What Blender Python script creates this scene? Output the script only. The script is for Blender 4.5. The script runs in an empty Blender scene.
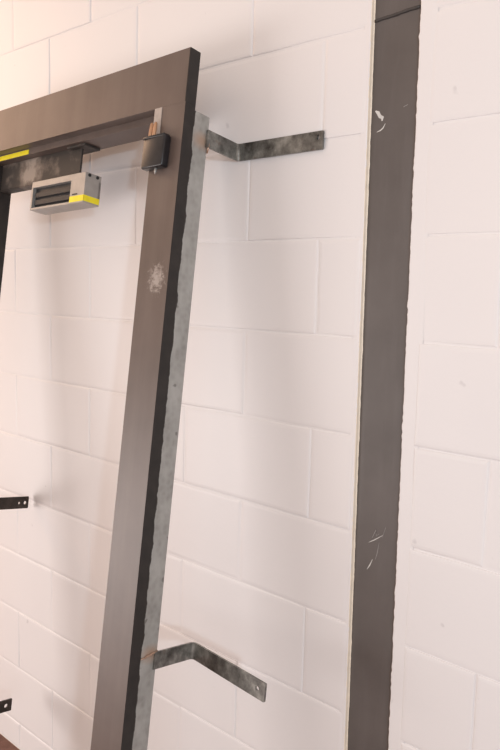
import bpy, bmesh, math, random
from mathutils import Vector, Matrix, noise
random.seed(7)
scene = bpy.context.scene
COL = scene.collection

# ------------------------------------------------------------------ camera, world, lights, exposure
cam_data = bpy.data.cameras.new('camera')
cam = bpy.data.objects.new('camera', cam_data); COL.objects.link(cam)
right = Vector((0.738223, 0.674045, 0.02628)); up = Vector((-0.095883, 0.06629, 0.993183)); fwd = Vector((-0.667708, 0.73571, -0.113566))
M = Matrix.Identity(4)
for i in range(3):
    M[i][0] = right[i]; M[i][1] = up[i]; M[i][2] = -fwd[i]
M.translation = Vector((2.18005, -1.26381, 1.60764))
cam.matrix_world = M
cam_data.sensor_fit = 'VERTICAL'; cam_data.sensor_height = 24.0; cam_data.lens = 738.436 * 24.0 / 750.0
cam_data.clip_start = 0.02; cam_data.clip_end = 60
scene.camera = cam

world = bpy.data.worlds.new('world'); scene.world = world; world.use_nodes = True
bg = world.node_tree.nodes['Background']
bg.inputs[0].default_value = (1.0, 0.79, 0.665, 1); bg.inputs[1].default_value = 0.80

def area(name, loc, target, size, energy, color, size_y=None):
    d = bpy.data.lights.new(name, 'AREA'); d.energy = energy; d.color = color
    d.shape = 'RECTANGLE'; d.size = size; d.size_y = size_y or size
    o = bpy.data.objects.new(name, d); COL.objects.link(o)
    o.location = loc
    o.rotation_euler = (Vector(target) - Vector(loc)).to_track_quat('-Z', 'Y').to_euler()
    return o
area('window_daylight', (5.2, -4.3, 1.85), (0.9, 0, 1.3), 3.6, 50, (0.74, 0.89, 1.0), 2.4)     # daylight from the right
area('glazed_door_daylight', (-1.5, -2.7, 0.62), (0.1, 0, 0.5), 2.2, 54, (1.0, 0.94, 0.92), 1.2)   # low daylight from the left
area('room_lamp', (-2.3, -0.9, 2.9), (0.0, 0, 1.7), 1.2, 24, (1.0, 0.62, 0.38))               # warm lamp, upper left
area('camera_flash', (3.60, -2.03, 1.85), (0.6, 0, 1.3), 0.10, 30, (0.68, 0.86, 1.0))          # stands for the camera flash, small and bright, set right of the camera

scene.view_settings.view_transform = 'Standard'; scene.view_settings.look = 'None'
scene.view_settings.gamma = 1.0; scene.view_settings.use_curve_mapping = False
scene.view_settings.exposure = -0.03

# ------------------------------------------------------------------ materials
class NT:
    def __init__(s, name):
        s.m = bpy.data.materials.new(name); s.m.use_nodes = True
        s.t = s.m.node_tree; s.b = s.t.nodes['Principled BSDF']; s.co = s.t.nodes.new('ShaderNodeTexCoord')
    def n(s, kind, **kw):
        x = s.t.nodes.new(kind)
        for k, v in kw.items():
            if k in x.inputs.keys(): x.inputs[k].default_value = v
            else: setattr(x, k, v)
        return x
    def l(s, a, b): s.t.links.new(a, b)
    def noise(s, scale, detail=4, rough=0.55, stretch=None):
        x = s.n('ShaderNodeTexNoise', Scale=scale, Detail=detail, Roughness=rough)
        if stretch:
            mp = s.n('ShaderNodeMapping'); mp.inputs['Scale'].default_value = stretch
            s.l(s.co.outputs['Object'], mp.inputs['Vector']); s.l(mp.outputs[0], x.inputs['Vector'])
        else: s.l(s.co.outputs['Object'], x.inputs['Vector'])
        return x.outputs['Fac']
    def ramp(s, src, stops):
        r = s.n('ShaderNodeValToRGB'); e = r.color_ramp.elements
        while len(e) < len(stops): e.new(0.5)
        for q, (p, c) in zip(e, stops): q.position = p; q.color = (*c, 1) if len(c) == 3 else c
        s.l(src, r.inputs[0]); return r.outputs[0]
    def mix(s, fac, a, b):
        x = s.n('ShaderNodeMix', data_type='RGBA')
        if isinstance(fac, (int, float)): x.inputs[0].default_value = fac
        else: s.l(fac, x.inputs[0])
        for idx, v in ((6, a), (7, b)):
            if isinstance(v, tuple): x.inputs[idx].default_value = (*v, 1)
            else: s.l(v, x.inputs[idx])
        return x.outputs[2]
    def math(s, op, a, b=None, clamp=False):
        x = s.n('ShaderNodeMath', operation=op, use_clamp=clamp)
        for i, v in enumerate((a, b)):
            if v is None: continue
            if isinstance(v, (int, float)): x.inputs[i].default_value = v
            else: s.l(v, x.inputs[i])
        return x.outputs[0]
    def blob(s, c, r, sc=(1, 1, 1)):
        """1 inside a spot of radius r around c (object coordinates), soft edge"""
        mp = s.n('ShaderNodeVectorMath', operation='SUBTRACT'); s.l(s.co.outputs['Object'], mp.inputs[0]); mp.inputs[1].default_value = c
        m2 = s.n('ShaderNodeVectorMath', operation='MULTIPLY'); s.l(mp.outputs[0], m2.inputs[0]); m2.inputs[1].default_value = sc
        ln = s.n('ShaderNodeVectorMath', operation='LENGTH'); s.l(m2.outputs[0], ln.inputs[0])
        return s.math('SUBTRACT', 1.0, s.math('DIVIDE', ln.outputs['Value'], r), clamp=True)
    def bump(s, h, strength, dist=0.002):
        b = s.n('ShaderNodeBump', Strength=strength, Distance=dist); s.l(h, b.inputs['Height']); s.l(b.outputs[0], s.b.inputs['Normal'])
    def setc(s, c):
        if isinstance(c, tuple): s.b.inputs['Base Color'].default_value = (*c, 1)
        else: s.l(c, s.b.inputs['Base Color'])
    def r(s, rough, metal=0.0, spec=None):
        s.b.inputs['Roughness'].default_value = rough; s.b.inputs['Metallic'].default_value = metal
        if spec is not None: s.b.inputs['Specular IOR Level'].default_value = spec
        return s.m

def m_plain(name, c, rough=0.5, metal=0.0, var=0.15, scale=60):
    t = NT(name); n = t.noise(scale)
    t.setc(t.ramp(n, [(0.3, tuple(x * (1 - var) for x in c)), (0.7, tuple(min(1, x * (1 + var)) for x in c))]))
    t.bump(n, 0.1, 0.0005); return t.r(rough, metal)

def m_wall():
    t = NT('white_painted_block')
    a = t.noise(1.6, 3); b = t.noise(95, 3, 0.6); c = t.noise(9, 4)
    col = t.mix(t.ramp(a, [(0.35, (0, 0, 0)), (0.7, (1, 1, 1))]), (0.80, 0.77, 0.765), (0.83, 0.795, 0.785))
    sp = t.noise(26, 2, 0.4)
    col = t.mix(t.ramp(sp, [(0.755, (0, 0, 0)), (0.80, (0.45, 0.45, 0.45))]), col, (0.55, 0.52, 0.52))
    t.setc(col)
    t.bump(t.math('ADD', t.math('MULTIPLY', b, 0.35), c), 0.22, 0.003)
    return t.r(0.42, 0, 0.4)
WALL = m_wall()

def m_floor():
    t = NT('dusty_brown_floor'); n = t.noise(14, 8, 0.65)
    t.setc(t.ramp(n, [(0.3, (0.10, 0.045, 0.03)), (0.55, (0.20, 0.10, 0.075)), (0.75, (0.36, 0.24, 0.20))]))
    t.bump(n, 0.5, 0.01); return t.r(0.8)

def m_face():
    t = NT('brown_primer_paint')
    a = t.noise(7, 5); st = t.noise(14, 4, 0.6, (1, 1, 0.08))
    col = t.ramp(a, [(0.3, (0.082, 0.056, 0.045)), (0.7, (0.118, 0.082, 0.068))])
    col = t.mix(t.ramp(st, [(0.45, (0, 0, 0)), (0.8, (0.35, 0.35, 0.35))]), col, (0.20, 0.155, 0.135))
    # chipped patch and little dents showing pale filler on the jamb face
    fine = t.noise(110, 6, 0.75)
    patch = t.blob((-0.036, 0, 1.650), 0.050, (1.1, 1, 0.9))
    k = t.math('MULTIPLY', patch, 1.0)
    k = t.ramp(t.math('ADD', t.math('MULTIPLY', k, 0.42), fine), [(0.68, (0, 0, 0)), (0.86, (0.6, 0.6, 0.6))])
    col = t.mix(k, col, (0.52, 0.46, 0.42))
    sc = t.noise(38, 2, 0.5, (1, 1, 0.16)); p2 = t.blob((-0.04, 0, 1.84), 0.12)
    k2 = t.ramp(t.math('ADD', t.math('MULTIPLY', p2, 0.12), sc), [(0.76, (0, 0, 0)), (0.80, (0.5, 0.5, 0.5))])
    col = t.mix(k2, col, (0.42, 0.36, 0.32))
    t.setc(col); t.bump(t.noise(160, 2), 0.12, 0.0006)
    return t.r(0.44, 0.0, 0.75)
FACE = m_face()
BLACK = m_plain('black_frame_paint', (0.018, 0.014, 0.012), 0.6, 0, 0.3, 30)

def m_galv():
    t = NT('galvanised_steel')
    a = t.noise(22, 5, 0.6, (1, 1, 0.5)); v = t.n('ShaderNodeTexVoronoi', Scale=70); t.l(t.co.outputs['Object'], v.inputs['Vector'])
    col = t.ramp(a, [(0.3, (0.25, 0.243, 0.225)), (0.7, (0.40, 0.392, 0.37))])
    col = t.mix(t.ramp(v.outputs['Distance'], [(0.1, (0, 0, 0)), (0.7, (0.18, 0.18, 0.18))]), col, (0.62, 0.62, 0.60))
    # heat marks round the two welds
    for c in ((0, 0.058, 0.852), (0, 0.06, 1.962)):
        col = t.mix(t.ramp(t.blob(c, 0.034, (1, 0.8, 1.2)), [(0.15, (0, 0, 0)), (0.8, (0.8, 0.8, 0.8))]), col, (0.40, 0.27, 0.19))
    # black overspray along the front edge
    sx = t.n('ShaderNodeSeparateXYZ'); t.l(t.co.outputs['Object'], sx.inputs[0])
    w = t.noise(16, 4, 0.6, (0.01, 0.01, 1))
    e = t.math('SUBTRACT', t.math('ADD', sx.outputs['Y'], t.math('MULTIPLY', w, 0.024)), 0.0440)
    col = t.mix(t.math('MULTIPLY', e, 900, clamp=True), (0.035, 0.028, 0.025), col)
    dots = t.noise(48, 1, 0.3)
    col = t.mix(t.ramp(dots, [(0.73, (0, 0, 0)), (0.77, (0.6, 0.6, 0.6))]), col, (0.10, 0.09, 0.08))
    t.setc(col); t.bump(a, 0.15, 0.001); return t.r(0.42, 0.35)
GALV = m_galv()

def m_strap(name, lo, hi):
    t = NT(name); a = t.noise(28, 6, 0.65); b = t.noise(60, 3)
    col = t.ramp(a, [(0.32, lo), (0.5, tuple((x + y) / 2.4 for x, y in zip(lo, hi))), (0.7, hi)])
    col = t.mix(t.ramp(b, [(0.62, (0, 0, 0)), (0.75, (0.5, 0.5, 0.5))]), col, (0.16, 0.10, 0.07))
    t.setc(col); t.bump(a, 0.3, 0.001); return t.r(0.36, 0.55)
STRAP = m_strap('mill_steel', (0.06, 0.055, 0.05), (0.36, 0.35, 0.32))
DSTRAP = m_strap('dark_steel', (0.028, 0.023, 0.02), (0.07, 0.055, 0.048))

def m_post():
    t = NT('grey_painted_steel')
    a = t.noise(5, 5); s = t.noise(30, 4, 0.6, (1, 1, 0.1)); f = t.noise(130, 2)
    col = t.ramp(a, [(0.3, (0.092, 0.078, 0.072)), (0.7, (0.130, 0.112, 0.104))])
    col = t.mix(t.ramp(s, [(0.5, (0, 0, 0)), (0.8, (0.3, 0.3, 0.3))]), col, (0.17, 0.15, 0.145))
    t.setc(col); t.bump(t.math('ADD', f, s), 0.2, 0.0008); return t.r(0.45, 0.0, 0.5)
POST = m_post()
CAULK = m_plain('cream_caulk', (0.88, 0.76, 0.62), 0.5, 0, 0.06)
SEAM = m_plain('dark_grey_paint', (0.05, 0.043, 0.040), 0.55, 0, 0.2)
CHIP = m_plain('pale_scratch', (0.62, 0.60, 0.57), 0.6, 0, 0.1)
CHIPD = m_plain('grey_scratch', (0.30, 0.28, 0.27), 0.6, 0, 0.1)
SMUDGE = m_plain('grey_smudge', (0.42, 0.40, 0.40), 0.6, 0, 0.15)
ALU = m_plain('brushed_aluminium', (0.40, 0.38, 0.355), 0.42, 0.4, 0.08, 40)
CORE = m_plain('black_lock_core', (0.020, 0.020, 0.022), 0.35, 0.2, 0.2)
LAM = m_plain('core_laminate', (0.026, 0.026, 0.028), 0.5, 0.2, 0.15)
YEL = m_plain('yellow_tape', (0.90, 0.76, 0.02), 0.4, 0, 0.06)
TAPE = m_plain('black_electrical_tape', (0.014, 0.013, 0.015), 0.30, 0, 0.4, 50)
WIRE = m_plain('copper_wire', (0.50, 0.28, 0.16), 0.4, 0.3, 0.1)
PRIMER = m_plain('grey_beige_filler', (0.42, 0.36, 0.32), 0.5, 0, 0.12)
SCREW = m_plain('black_screw', (0.03, 0.03, 0.03), 0.3, 0.5, 0.1)
def m_bracket():
    t = NT('dusty_dark_steel'); a = t.math('ADD', t.math('SUBTRACT', t.noise(22, 5, 0.6), 0.10), t.math('MULTIPLY', t.blob((-0.655, 0.05, 1.975), 0.07), 0.5))
    t.setc(t.ramp(a, [(0.42, (0.035, 0.028, 0.024)), (0.6, (0.14, 0.11, 0.09)), (0.75, (0.30, 0.25, 0.21))]))
    return t.r(0.6)
BRACK = m_bracket()
WELD = m_plain('weld_bead', (0.45, 0.30, 0.22), 0.35, 0.6, 0.3, 120)

# ------------------------------------------------------------------ helpers
def link(name, bm, mats, parent=None, smooth=False, label=None, kind=None):
    bmesh.ops.recalc_face_normals(bm, faces=bm.faces[:])
    me = bpy.data.meshes.new(name); bm.to_mesh(me); bm.free()
    for m in (mats if isinstance(mats, (list, tuple)) else [mats]): me.materials.append(m)
    if smooth:
        for p in me.polygons: p.use_smooth = True
    o = bpy.data.objects.new(name, me); COL.objects.link(o)
    if parent: o.parent = parent
    if label: o['label'] = label
    if kind: o['kind'] = kind
    return o
def bevel(bm, w, seg=2):
    bmesh.ops.bevel(bm, geom=bm.edges[:] , offset=w, segments=seg, affect='EDGES', profile=0.5, clamp_overlap=True)
def box(bm, x0, x1, y0, y1, z0, z1, bev=0, seg=2):
    b = bmesh.new()
    r = bmesh.ops.create_cube(b, size=1)
    for v in r['verts']:
        v.co = Vector(((x0 + x1) / 2 + v.co.x * (x1 - x0), (y0 + y1) / 2 + v.co.y * (y1 - y0), (z0 + z1) / 2 + v.co.z * (z1 - z0)))
    if bev: bevel(b, bev, seg)
    me = bpy.data.meshes.new('t'); b.to_mesh(me); b.free(); bm.from_mesh(me); bpy.data.meshes.remove(me)
def sheet_poly(pts, t):
    """closed outline of a folded sheet of thickness t following right-angled pts; thickness on the left side"""
    def off(i):
        def nrm(a, b):
            d = (Vector(b) - Vector(a)).normalized(); return Vector((-d.y, d.x))
        p = Vector(pts[i])
        if i == 0: return p + nrm(pts[0], pts[1]) * t
        if i == len(pts) - 1: return p + nrm(pts[-2], pts[-1]) * t
        a = nrm(pts[i - 1], pts[i]); b = nrm(pts[i], pts[i + 1])
        return p + (a + b) * t if abs(a.dot(b)) < 0.5 else p + a * t
    return [tuple(p) for p in pts] + [tuple(off(i)) for i in reversed(range(len(pts)))]
def extrude(bm, poly, f0, f1):
    """poly of 2D points; f0/f1 map a 2D point to 3D at either end"""
    a = [bm.verts.new(f0(p)) for p in poly]; b = [bm.verts.new(f1(p)) for p in poly]
    n = len(poly)
    for i in range(n): bm.faces.new((a[i], a[(i + 1) % n], b[(i + 1) % n], b[i]))
    for ring in (a, b):
        es = [bm.edges.get((ring[i], ring[(i + 1) % n])) for i in range(n)]
        bmesh.ops.triangle_fill(bm, edges=es, use_beauty=True)
def tube(bm, pts, r, seg=8):
    rings = []
    for i, p in enumerate(pts):
        p = Vector(p); d = (Vector(pts[min(i + 1, len(pts) - 1)]) - Vector(pts[max(i - 1, 0)])).normalized()
        u = d.orthogonal().normalized(); 
        if abs(d.z) < 0.9: u = d.cross(Vector((0, 0, 1))).normalized()
        else: u = d.cross(Vector((0, 1, 0))).normalized()
        v = d.cross(u)
        rr = r[i] if isinstance(r, (list, tuple)) else r
        rings.append([bm.verts.new(p + u * math.cos(2 * math.pi * k / seg) * rr + v * math.sin(2 * math.pi * k / seg) * rr) for k in range(seg)])
    for a, b in zip(rings, rings[1:]):
        for k in range(seg): bm.faces.new((a[k], a[(k + 1) % seg], b[(k + 1) % seg], b[k]))
    bm.faces.new(rings[0]); bm.faces.new(rings[-1])
def ribbon(bm, pts, w, f):
    """thin raised stroke along 2D pts; f maps (a, b, height) to 3D"""
    L = []
    for i, p in enumerate(pts):
        p = Vector(p); d = (Vector(pts[min(i + 1, len(pts) - 1)]) - Vector(pts[max(i - 1, 0)])).normalized()
        n = Vector((-d.y, d.x)); k = w * (0.35 if i in (0, len(pts) - 1) else 1) / 2
        L.append((p + n * k, p - n * k))
    for i in range(len(L) - 1):
        q = [L[i][0], L[i + 1][0], L[i + 1][1], L[i][1]]
        lo = [bm.verts.new(f(p.x, p.y, 0)) for p in q]; hi = [bm.verts.new(f(p.x, p.y, 1)) for p in q]
        bm.faces.new(hi); bm.faces.new(lo)
        for k in range(4): bm.faces.new((lo[k], lo[(k + 1) % 4], hi[(k + 1) % 4], hi[k]))

# ------------------------------------------------------------------ the setting: block wall, floor
def slotL(z): return 1.3265 + (2.17 - z) * 0.0070
def slotR(z): return 1.4350 + (2.15 - z) * 0.0071
X0, X1, ZTOP = -3.2, 4.2, 3.14
bm = bmesh.new()
def nz(x, z, s, a): return a * noise.noise(Vector((x * s, 3.3, z * s)))
def block(x0, x1, z0, z1, gap):
    """one painted block face with softly rounded, slightly wavy edges, 4 mm proud of the mortar bed"""
    g = gap / 2
    nx = max(2, int((x1 - x0) / 0.05)); nzn = 4
    per = []
    for i in range(nx): per.append((i / nx, 0))
    for i in range(nzn): per.append((1, i / nzn))
    for i in range(nx): per.append((1 - i / nx, 1))
    for i in range(nzn): per.append((0, 1 - i / nzn))
    yo = random.uniform(-0.0006, 0.0006)
    tx, tz = random.uniform(-.0007, .0007), random.uniform(-.0007, .0007)
    rings = []
    D = random.uniform(0.35, 1.0)
    for inset, y in ((0, 0.0030), (0.0010, 0.0019 * D), (0.0035, 0.0007 * D), (0.0090, 0.0)):
        ring = []
        for u, w in per:
            x = x0 + (x1 - x0) * u; z = z0 + (z1 - z0) * w
            cx = (0.5 - u) * 2; cz = (0.5 - w) * 2
            k = g + inset
            x += (k if u < 0.01 else -k if u > 0.99 else 0) + nz(x, z, 19, 0.0012)
            z += (k if w < 0.01 else -k if w > 0.99 else 0) + nz(z + 5, x, 19, 0.0012)
            ring.append(bm.verts.new((x, y + (yo + tx * cx + tz * cz if y < 0.0029 else 0), z)))
        rings.append(ring)
    n = len(per)
    for a, b in zip(rings, rings[1:]):
        for i in range(n): bm.faces.new((a[i], a[(i + 1) % n], b[(i + 1) % n], b[i]))
    bm.faces.new(rings[-1])
    return rings
for k in range(-7, 9):
    zt = 1.72 - 0.203 * k; zb = zt - 0.203
    if zb < 0: zb = 0.0
    ph = 0.0 if k % 2 == 0 else 0.203
    x = -3.248 + ph
    while x < X1:
        a, b = x, x + 0.406
        zm = (zt + zb) / 2
        L, R = slotL(zm), slotR(zm) + 0.026
        gap = 0.0027
        if b <= L - 0.02 or a >= R + 0.02: block(a, b, zt - (zt - zb), zt, gap)
        elif a < L - 0.02 and b > L - 0.02:
            block(a, L - 0.0035, zb, zt, gap)
            if b > R + 0.02: block(R, b, zb, zt, gap)
        elif a < R + 0.02 < b: block(R, b, zb, zt, gap)
        x += 0.406
# mortar bed: left part, right part, and the back of the slot
def slab(xl0, xl1, xr0, xr1, y0, y1):
    f = lambda y: [bm.verts.new(c) for c in ((xl0, y, 0), (xr0, y, 0), (xr1, y, ZTOP), (xl1, y, ZTOP))]
    A = f(y0); B = f(y1)
    bm.faces.new(A); bm.faces.new(B)
    for i in range(4): bm.faces.new((A[i], A[(i + 1) % 4], B[(i + 1) % 4], B[i]))
slab(X0, X0, slotL(0), slotL(ZTOP), 0.0020, 0.19)
slab(slotR(0), slotR(ZTOP), X1, X1, 0.0020, 0.19)
# smooth mortar fill to the right of the post and a narrow one to its left, with ragged edges
def fill(base, w, side, y, amp):
    N = 420; prev = None
    for i in range(N + 1):
        z = ZTOP * i / N; e = base(z) + amp * noise.noise(Vector((z * 120, 1.7 + w, 0))) - side * 1.6 * amp * max(0, noise.noise(Vector((z * 40, 8 + w, 0))) - 0.25) + amp * 0.7 * noise.noise(Vector((z * 13, 4 + w, 0)))
        o = base(z) + side * w
        yy = y + 0.0007 * noise.noise(Vector((z * 9, w, 2)))
        row = [bm.verts.new(c) for c in ((e, 0.0115, z), (e, yy + 0.001, z), (e + side * 0.0015, yy, z), (o - side * 0.002, yy, z), (o + side * 0.009, yy + 0.0006, z))]
        if prev:
            for q in range(4): bm.faces.new((prev[q], prev[q + 1], row[q + 1], row[q]))
        prev = row
fill(slotR, 0.0275, 1, 0.0003, 0.0021)
fill(slotL, 0.006, -1, 0.0004, 0.0009)
wall_obj = link('wall_back', bm, WALL, smooth=False, kind='structure')
for p in wall_obj.data.polygons: p.use_smooth = False
bm = bmesh.new(); box(bm, X0, X1, -4.2, 0.0, -0.06, 0.0)
link('floor', bm, m_floor(), kind='structure')

# ------------------------------------------------------------------ steel post built into the wall
post = bpy.data.objects.new('steel_post', None); COL.objects.link(post); post.location = (1.39, 0.05, 0)
post['label'] = 'tall dark grey steel post set flush in the white block wall, scratched'
post['category'] = 'post'
def P(v): return Vector(v) - post.location
PY = 0.010
bm = bmesh.new()
rows = []
NZ = 60
for i in range(NZ + 1):
    z = ZTOP * i / NZ
    l, r = slotL(z) + 0.0012, slotR(z) + 0.0052
    rows.append([bm.verts.new(P(c)) for c in ((l, 0.17, z), (l, PY + 0.001, z), (l + 0.001, PY, z), (r - 0.001, PY, z), (r, PY + 0.001, z), (r, 0.17, z))])
for a, b in zip(rows, rows[1:]):
    for q in range(6): bm.faces.new((a[q], a[(q + 1) % 6], b[(q + 1) % 6], b[q]))
bm.faces.new(rows[0]); bm.faces.new(rows[-1])
link('flange', bm, POST, post)
# welded joint near the top: a slanted ridge and groove across the face
bm = bmesh.new()
pts = [(slotL(2.14) + 0.004 + t * 0.098, PY - 0.0001, 2.137 + 0.006 * t + 0.0004 * math.sin(t * 11)) for t in [i / 14 for i in range(15)]]
tube(bm, [P(p) for p in pts], [0.0034 + 0.0004 * math.sin(i * 2.1) for i in range(15)], 8)
link('weld_seam', bm, SEAM, post, smooth=True, label='dark weld line across the post')
# cream caulk bead along the left reveal, ragged
bm = bmesh.new(); prev = None
for i in range(521):
    z = ZTOP * i / 520
    e = slotL(z) + 0.0006 + 0.0011 * noise.noise(Vector((z * 70, 9, 0))) + 0.0012 * max(0, noise.noise(Vector((z * 17, 2, 0))))
    w0 = slotL(z) - 0.0006
    row = [bm.verts.new(P(c)) for c in ((w0, 0.0010, z), (w0 + 0.0012, 0.0016, z), (e + 0.0004, PY - 0.0018, z), (e + 0.0022, PY - 0.0002, z), (w0, PY + 0.001, z))]
    if prev:
        for q in range(5): bm.faces.new((prev[q], prev[(q + 1) % 5], row[(q + 1) % 5], row[q]))
    prev = row
link('caulk_bead', bm, CAULK, post, label='narrow cream caulk line on the left edge')
f = lambda a, b, hgt: P((a, PY - 0.0005 * hgt + 0.0001, b))
for pts, w, m in (([(1.340, 1.966), (1.346, 1.962), (1.351, 1.954), (1.357, 1.951), (1.356, 1.945)], 0.007, CHIP),
               ([(1.345, 1.925), (1.353, 1.927), (1.359, 1.931), (1.364, 1.939)], 0.0022, CHIP), ([(1.403, 1.965), (1.412, 1.968)], 0.003, CHIPD),
               ([(1.370, 1.094), (1.384, 1.103), (1.403, 1.117)], 0.0019, CHIP), ([(1.378, 1.106), (1.386, 1.124), (1.388, 1.112), (1.394, 1.118)], 0.0019, CHIPD),
               ([(1.402, 1.112), (1.409, 1.135)], 0.0018, CHIPD), ([(1.388, 1.062), (1.392, 1.078), (1.395, 1.100)], 0.0014, CHIPD), ([(1.369, 1.036), (1.375, 1.046), (1.381, 1.060)], 0.0024, CHIP)):
    bm = bmesh.new(); ribbon(bm, pts, w, f); link('paint_scratch', bm, m, post)

# ------------------------------------------------------------------ leaning steel door frame
FR = Matrix(((0.99885379, -0.01905538, -0.04390903), (0.02551847, 0.98809839, 0.15169171), (0.0404959, -0.15263833, 0.98745209))).to_4x4()
FR.translation = Vector((1.067715, -0.473708, 0.0))
frame = bpy.data.objects.new('door_frame', None); COL.objects.link(frame); frame.matrix_world = FR
frame['label'] = 'brown hollow steel door frame with bent anchor straps, leaning against the white block wall'
frame['category'] = 'door frame'; frame['kind'] = 'thing'
HT, HB, JW, OW = 2.1454, 2.0285, 0.096, 0.922        # height, underside of head, jamb width, overall width
RB, SH, DP = 0.026, 0.0165, 0.090                     # rabbet depth, stop height, depth of the soffit
RET = 0.030
T = 0.002
# head
bm = bmesh.new()
prof = [(RET, HT), (0, HT), (0, HB), (RB, HB), (RB, HB - SH), (DP, HB - SH), (DP, HB + 0.01)]
extrude(bm, sheet_poly(prof, T), lambda p: (-OW + 0.07, p[0], p[1]), lambda p: (-0.07, p[0], p[1]))
for xa, xb in ((-OW + 0.0022, -OW + 0.07), (-0.07, -0.0022)):
    extrude(bm, sheet_poly(prof[:3], T), lambda p: (xa, p[0], p[1]), lambda p: (xb, p[0], p[1]))
bmesh.ops.remove_doubles(bm, verts=bm.verts[:], dist=0.0001)
head = link('frame_head', bm, FACE, frame)
for xa, xb in ((-0.0021, 0), (-OW, -OW + 0.0021)):
    bm = bmesh.new(); box(bm, xa, xb, 0.0, RET + 0.0004, HB, HT, 0.0003, 1)
    link('end_return', bm, BLACK, frame, label='black painted end of the head')
# jambs
def jamb(mirror):
    z0 = 0.0025; z1 = HB - 0.0002
    mx = (lambda x: -x) if not mirror else (lambda x: -OW + x)
    pr = [(0.0, RET), (0.0, 0.0), (JW, 0.0), (JW, RB), (JW + SH, RB), (JW + SH, DP), (JW - 0.01, DP)]
    poly = sheet_poly(pr, T)
    bm = bmesh.new()
    extrude(bm, poly, lambda p: (mx(p[0]), p[1], z0), lambda p: (mx(p[0]), p[1], z1))
    o = link('jamb', bm, [FACE, BLACK], frame)
    s = 1 if not mirror else -1
    for p in o.data.polygons:
        c = p.center
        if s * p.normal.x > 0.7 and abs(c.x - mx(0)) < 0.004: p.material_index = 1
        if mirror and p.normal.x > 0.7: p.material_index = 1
    return o
jamb(False); jl = jamb(True); jl['label'] = 'black reveal of the far left jamb'
# galvanised channel fixed behind the right jamb (and its twin on the left)
def channel(x_out, x_in):
    a, b = (x_in, x_out)
    s = 1 if x_out > x_in else -1
    bm = bmesh.new()
    pr = [(x_in, 0.0305), (x_out, 0.0305), (x_out, 0.076), (x_in, 0.076)]
    poly = sheet_poly(pr, 0.0025 * s)
    N = 1
    extrude(bm, poly, lambda p: (p[0], p[1], 0.004), lambda p: (p[0], p[1], 2.0195))
    return link('backing_channel', bm, GALV, frame, label='grey galvanised channel behind the jamb')
channel(-0.0006, -0.050); channel(-OW + 0.0006, -OW + 0.050)

# anchor straps
def strap(name, p0, d0, w0, L1, d1, w1, L2, r, width, hole, mat, t=0.005):
    """flat bar: runs L1 along d0, bends with radius r to d1, runs L2. hole = list of (distance from the end, across, radius, stretch)"""
    p0, d0, w0 = Vector(p0), Vector(d0).normalized(), Vector(w0).normalized()
    stations = []                                   # (s, point, tangent, widthdir)
    if d1 is None:
        Lt = L1
        def at(s): return p0 + d0 * s, d0, w0
        brk = [0, L1 * 0.5]
    else:
        d1, w1 = Vector(d1).normalized(), Vector(w1).normalized()
        th = d0.angle(d1); al = r * th; Lt = L1 + al + L2
        ns = 12; arc = [(p0 + d0 * L1, d0, w0)]
        q0, q1 = Vector((0, 0, 0)), None
        pcur = p0 + d0 * L1
        for i in range(1, ns + 1):
            dm = d0.slerp(d1, (i - 0.5) / ns); pcur = pcur + dm * (al / ns)
            arc.append((pcur.copy(), d0.slerp(d1, i / ns), w0.lerp(w1, i / ns).normalized()))
        def at(s):
            if s <= L1: return p0 + d0 * s, d0, w0
            if s >= L1 + al - 1e-9: return arc[-1][0] + d1 * (s - L1 - al), d1, w1
            i = round((s - L1) / al * ns); return arc[i]
        brk = [0, L1 * 0.5] + [L1 + al * i / ns for i in range(ns + 1)] + [L1 + al + (L2 - 0.05) * 0.5]
    send = Lt - 0.05 if len(hole) else Lt - 0.02
    brk.append(send)
    b2 = bmesh.new()
    hw = width / 2
    vs = [(b2.verts.new((s, -hw, 0)), b2.verts.new((s, hw, 0))) for s in brk]
    for a, c in zip(vs, vs[1:]): b2.faces.new((a[0], c[0], c[1], a[1]))
    e0, e1 = vs[-1]; ch = 0.0015
    tip = [b2.verts.new(c) for c in ((Lt - ch, -hw, 0), (Lt, -hw + ch, 0), (Lt, hw - ch, 0), (Lt - ch, hw, 0))]
    loop = [e0] + tip + [e1]
    edges = [b2.edges.get((e0, e1))] + [b2.edges.new((a, c)) for a, c in zip(loop, loop[1:])]
    for (de, ac, rad, st) in hole:
        ring = [b2.verts.new((Lt - de + math.cos(2 * math.pi * k / 20) * rad * st, ac + math.sin(2 * math.pi * k / 20) * rad, 0)) for k in range(20)]
        edges += [b2.edges.new((ring[k], ring[(k + 1) % 20])) for k in range(20)]
    bmesh.ops.triangle_fill(b2, edges=edges, use_beauty=True)
    # thicken
    b2.verts.ensure_lookup_table(); b2.verts.index_update()
    bm = bmesh.new(); top = {}; bot = {}
    for v in b2.verts:
        p, d, w = at(v.co.x); nrm = d.cross(w).normalized()
        q = p + w * v.co.y
        q += nrm * 0.0006 * noise.noise(Vector((v.co.x * 30, v.co.y * 30, 1)))
        top[v.index] = bm.verts.new(q + nrm * t / 2); bot[v.index] = bm.verts.new(q - nrm * t / 2)
    for fc in b2.faces:
        ids = [v.index for v in fc.verts]
        bm.faces.new([top[i] for i in ids]); bm.faces.new([bot[i] for i in reversed(ids)])
    for e in b2.edges:
        if len(e.link_faces) == 1:
            i, k = e.verts[0].index, e.verts[1].index
            bm.faces.new((top[i], top[k], bot[k], bot[i]))
    b2.free()
    return link(name, bm, mat, frame)
inv = FR.inverted()
def loc(p): return inv @ Vector(p)
a = loc((0.981, -0.0035, 1.918)); e = loc((1.2215, -0.0035, 1.9195)); wup = FR.to_3x3().inverted() @ Vector((0, 0, 1))
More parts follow.
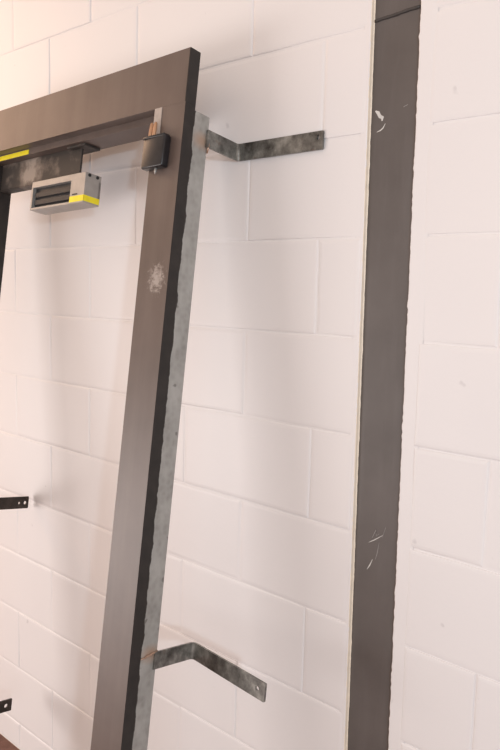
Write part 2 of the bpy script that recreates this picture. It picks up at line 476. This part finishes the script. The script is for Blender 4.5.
# upper strap: straight back from the channel, bent to lie flat on the wall
strap('anchor_strap', (a.x, 0.070, a.z + 0.002), (0, 1, 0), (0, 0, 1), a.y - 0.070 - 0.011, e - a, wup, (e - a).length - 0.007, 0.010, 0.038,
      [(0.0125, 0.006, 0.0062, 0.62)], STRAP)
strap('anchor_strap', (0.001, 0.068, 0.8355), (0, 1, 0), (0, 0, 1), 0.187 - 0.068 - 0.012, (0.255, -0.052, 0.0), (0, 0, 1), 0.248, 0.010, 0.037,
      [(0.024, 0.001, 0.0045, 1.3)], STRAP)
strap('anchor_strap', (-OW - 0.004, 0.03, 1.009), (0, 1, 0), (0, 0, 1), 0.302, None, None, 0, 0, 0.038,
      [(0.012, -0.001, 0.0055, 1.0), (0.033, -0.001, 0.004, 1.0)], DSTRAP)
strap('anchor_strap', (-OW - 0.004, 0.03, 0.356), (0, 1, 0), (0, 0, 1), 0.318, None, None, 0, 0, 0.038,
      [(0.020, 0.0, 0.0065, 1.0)], DSTRAP)
def weld(z, x=0.001):
    bm = bmesh.new()
    pts = [(x, 0.030 + 0.046 * i / 9, z + 0.010 * i / 9 + 0.0012 * math.sin(i * 2.3)) for i in range(10)]
    tube(bm, pts, [0.0008 + 0.0016 * math.sin(math.pi * (i + 0.6) / 10.2) + 0.0005 * math.sin(i * 3) for i in range(10)], 8)
    link('weld', bm, WELD, frame, smooth=True)
weld(0.845)
bm = bmesh.new(); tube(bm, [(0.002, 0.076, 1.940), (0.003, 0.077, 1.955), (0.002, 0.076, 1.985)], [0.002, 0.003, 0.002], 8)
link('weld', bm, WELD, frame, smooth=True)

# pale bare strip at the corner of the opening, and the taped junction box with wires below it
bm = bmesh.new(); box(bm, -0.0955, -0.072, -0.0012, 0.0002, 1.955, 2.0285, 0.0004, 1)
link('corner_plate', bm, PRIMER, frame, label='pale grey plate beside the junction box')
bm = bmesh.new(); box(bm, -0.102, -0.034, -0.020, 0.0, 1.889, 1.958, 0.004, 3)
for v in bm.verts:
    c = v.co
    c.y += 0.0022 * noise.noise(c * 55) * (1 if c.y < -0.01 else 0); c.x += 0.0015 * noise.noise(c * 40 + Vector((3, 0, 0)))
    if c.z > 1.93: c.x += (c.x + 0.07) * 0.06
jb = link('junction_box', bm, TAPE, frame, smooth=True, label='black taped junction box on the jamb corner')
bm = bmesh.new(); box(bm, -0.1035, -0.0342, -0.0215, -0.0015, 1.9535, 1.9605, 0.0025, 2)
link('box_lid', bm, TAPE, jb, smooth=True)
for x in (-0.0900, -0.0780):
    bm = bmesh.new()
    tube(bm, [(x, -0.010, 1.950), (x, -0.011, 1.965), (x + 0.001, -0.011, 1.978), (x + 0.001, -0.010, 1.990), (x + 0.001, -0.009, 1.993)], [0.0042, 0.0042, 0.0042, 0.0038, 0.002], 10)
    link('wire', bm, WIRE, jb, smooth=True)
bm = bmesh.new(); tube(bm, [(-0.062, -0.010, 1.890), (-0.062, -0.011, 1.882), (-0.062, -0.011, 1.876)], [0.0035, 0.003, 0.0015], 8)
link('clip', bm, ALU, jb, smooth=True)

# yellow tape on the stop of the head
bm = bmesh.new(); box(bm, -OW + 0.13, -0.632, RB - 0.0012, RB - 0.0001, HB - SH + 0.001, HB - 0.003)
link('yellow_tape', bm, YEL, frame, label='strip of yellow tape under the head')

# magnetic lock hung from the head on an angle bracket
lock = bpy.data.objects.new('magnetic_lock', None); COL.objects.link(lock); lock.parent = frame
lock['label'] = 'silver magnetic lock with black core and yellow stripe'
ZS = HB - SH
bm = bmesh.new()
box(bm, -0.80, -0.425, 0.050, 0.056, 1.936, ZS, 0.001, 1)
box(bm, -0.80, -0.405, 0.050, 0.076, 1.9345, 1.9395, 0.001, 1)
box(bm, -0.47, -0.395, 0.035, 0.085, ZS - 0.006, ZS, 0.001, 1)
link('mounting_bracket', bm, BRACK, lock)
LX0, LX1, LY0, LY1, LZ0, LZ1 = -0.604, -0.370, 0.030, 0.079, 1.8575, 1.9335
bm = bmesh.new()
# hollow aluminium housing: bottom, top, back, right solid end, left lip (the core sits in its open front)
box(bm, LX0, LX1, LY0, LY1, LZ0, LZ0 + 0.006, 0.0006, 1)
box(bm, LX0, LX1, LY0, LY1, LZ1 - 0.016, LZ1, 0.0006, 1)
box(bm, LX0, LX1, LY1 - 0.006, LY1, LZ0 + 0.0055, LZ1 - 0.0155)
box(bm, LX0, LX0 + 0.006, LY0, LY1, LZ0 + 0.0055, LZ1 - 0.0155)
box(bm, -0.428, LX1, LY0 + 0.0003, LY1, LZ0 + 0.0055, LZ1 - 0.0155)
body = link('lock_body', bm, ALU, lock)
bm = bmesh.new(); box(bm, LX0 + 0.0062, -0.4282, LY0 + 0.010, LY1 - 0.0065, LZ0 + 0.0062, LZ1 - 0.0162)
core = link('core', bm, CORE, lock)
for z in (LZ0 + 0.014, LZ0 + 0.034):
    bm = bmesh.new(); box(bm, LX0 + 0.012, -0.434, LY0 + 0.004, LY0 + 0.0105, z, z + 0.013, 0.0006, 1)
    link('laminate_bar', bm, LAM, core)
bm = bmesh.new()
ty = 0.0006
box(bm, -0.4275, LX1 + ty, LY0 - ty, LY0 + 0.0002, LZ0 + 0.0035, LZ0 + 0.0185)
box(bm, LX1 - 0.0001, LX1 + ty, LY0 - ty, LY1 - 0.001, LZ0 + 0.0035, LZ0 + 0.0185)
link('yellow_stripe', bm, YEL, lock)
bm = bmesh.new(); box(bm, -0.418, -0.397, LY0 - 0.0007, LY0 + 0.001, LZ0 + 0.0215, LZ0 + 0.0245)
link('slot', bm, SCREW, lock)
for y in (0.042, 0.066):
    bm = bmesh.new(); tube(bm, [(LX1 - 0.001, y, LZ1 - 0.006), (LX1 + 0.002, y, LZ1 - 0.006), (LX1 + 0.003, y, LZ1 - 0.006)], [0.0042, 0.0042, 0.003], 12)
    link('screw', bm, SCREW, lock)
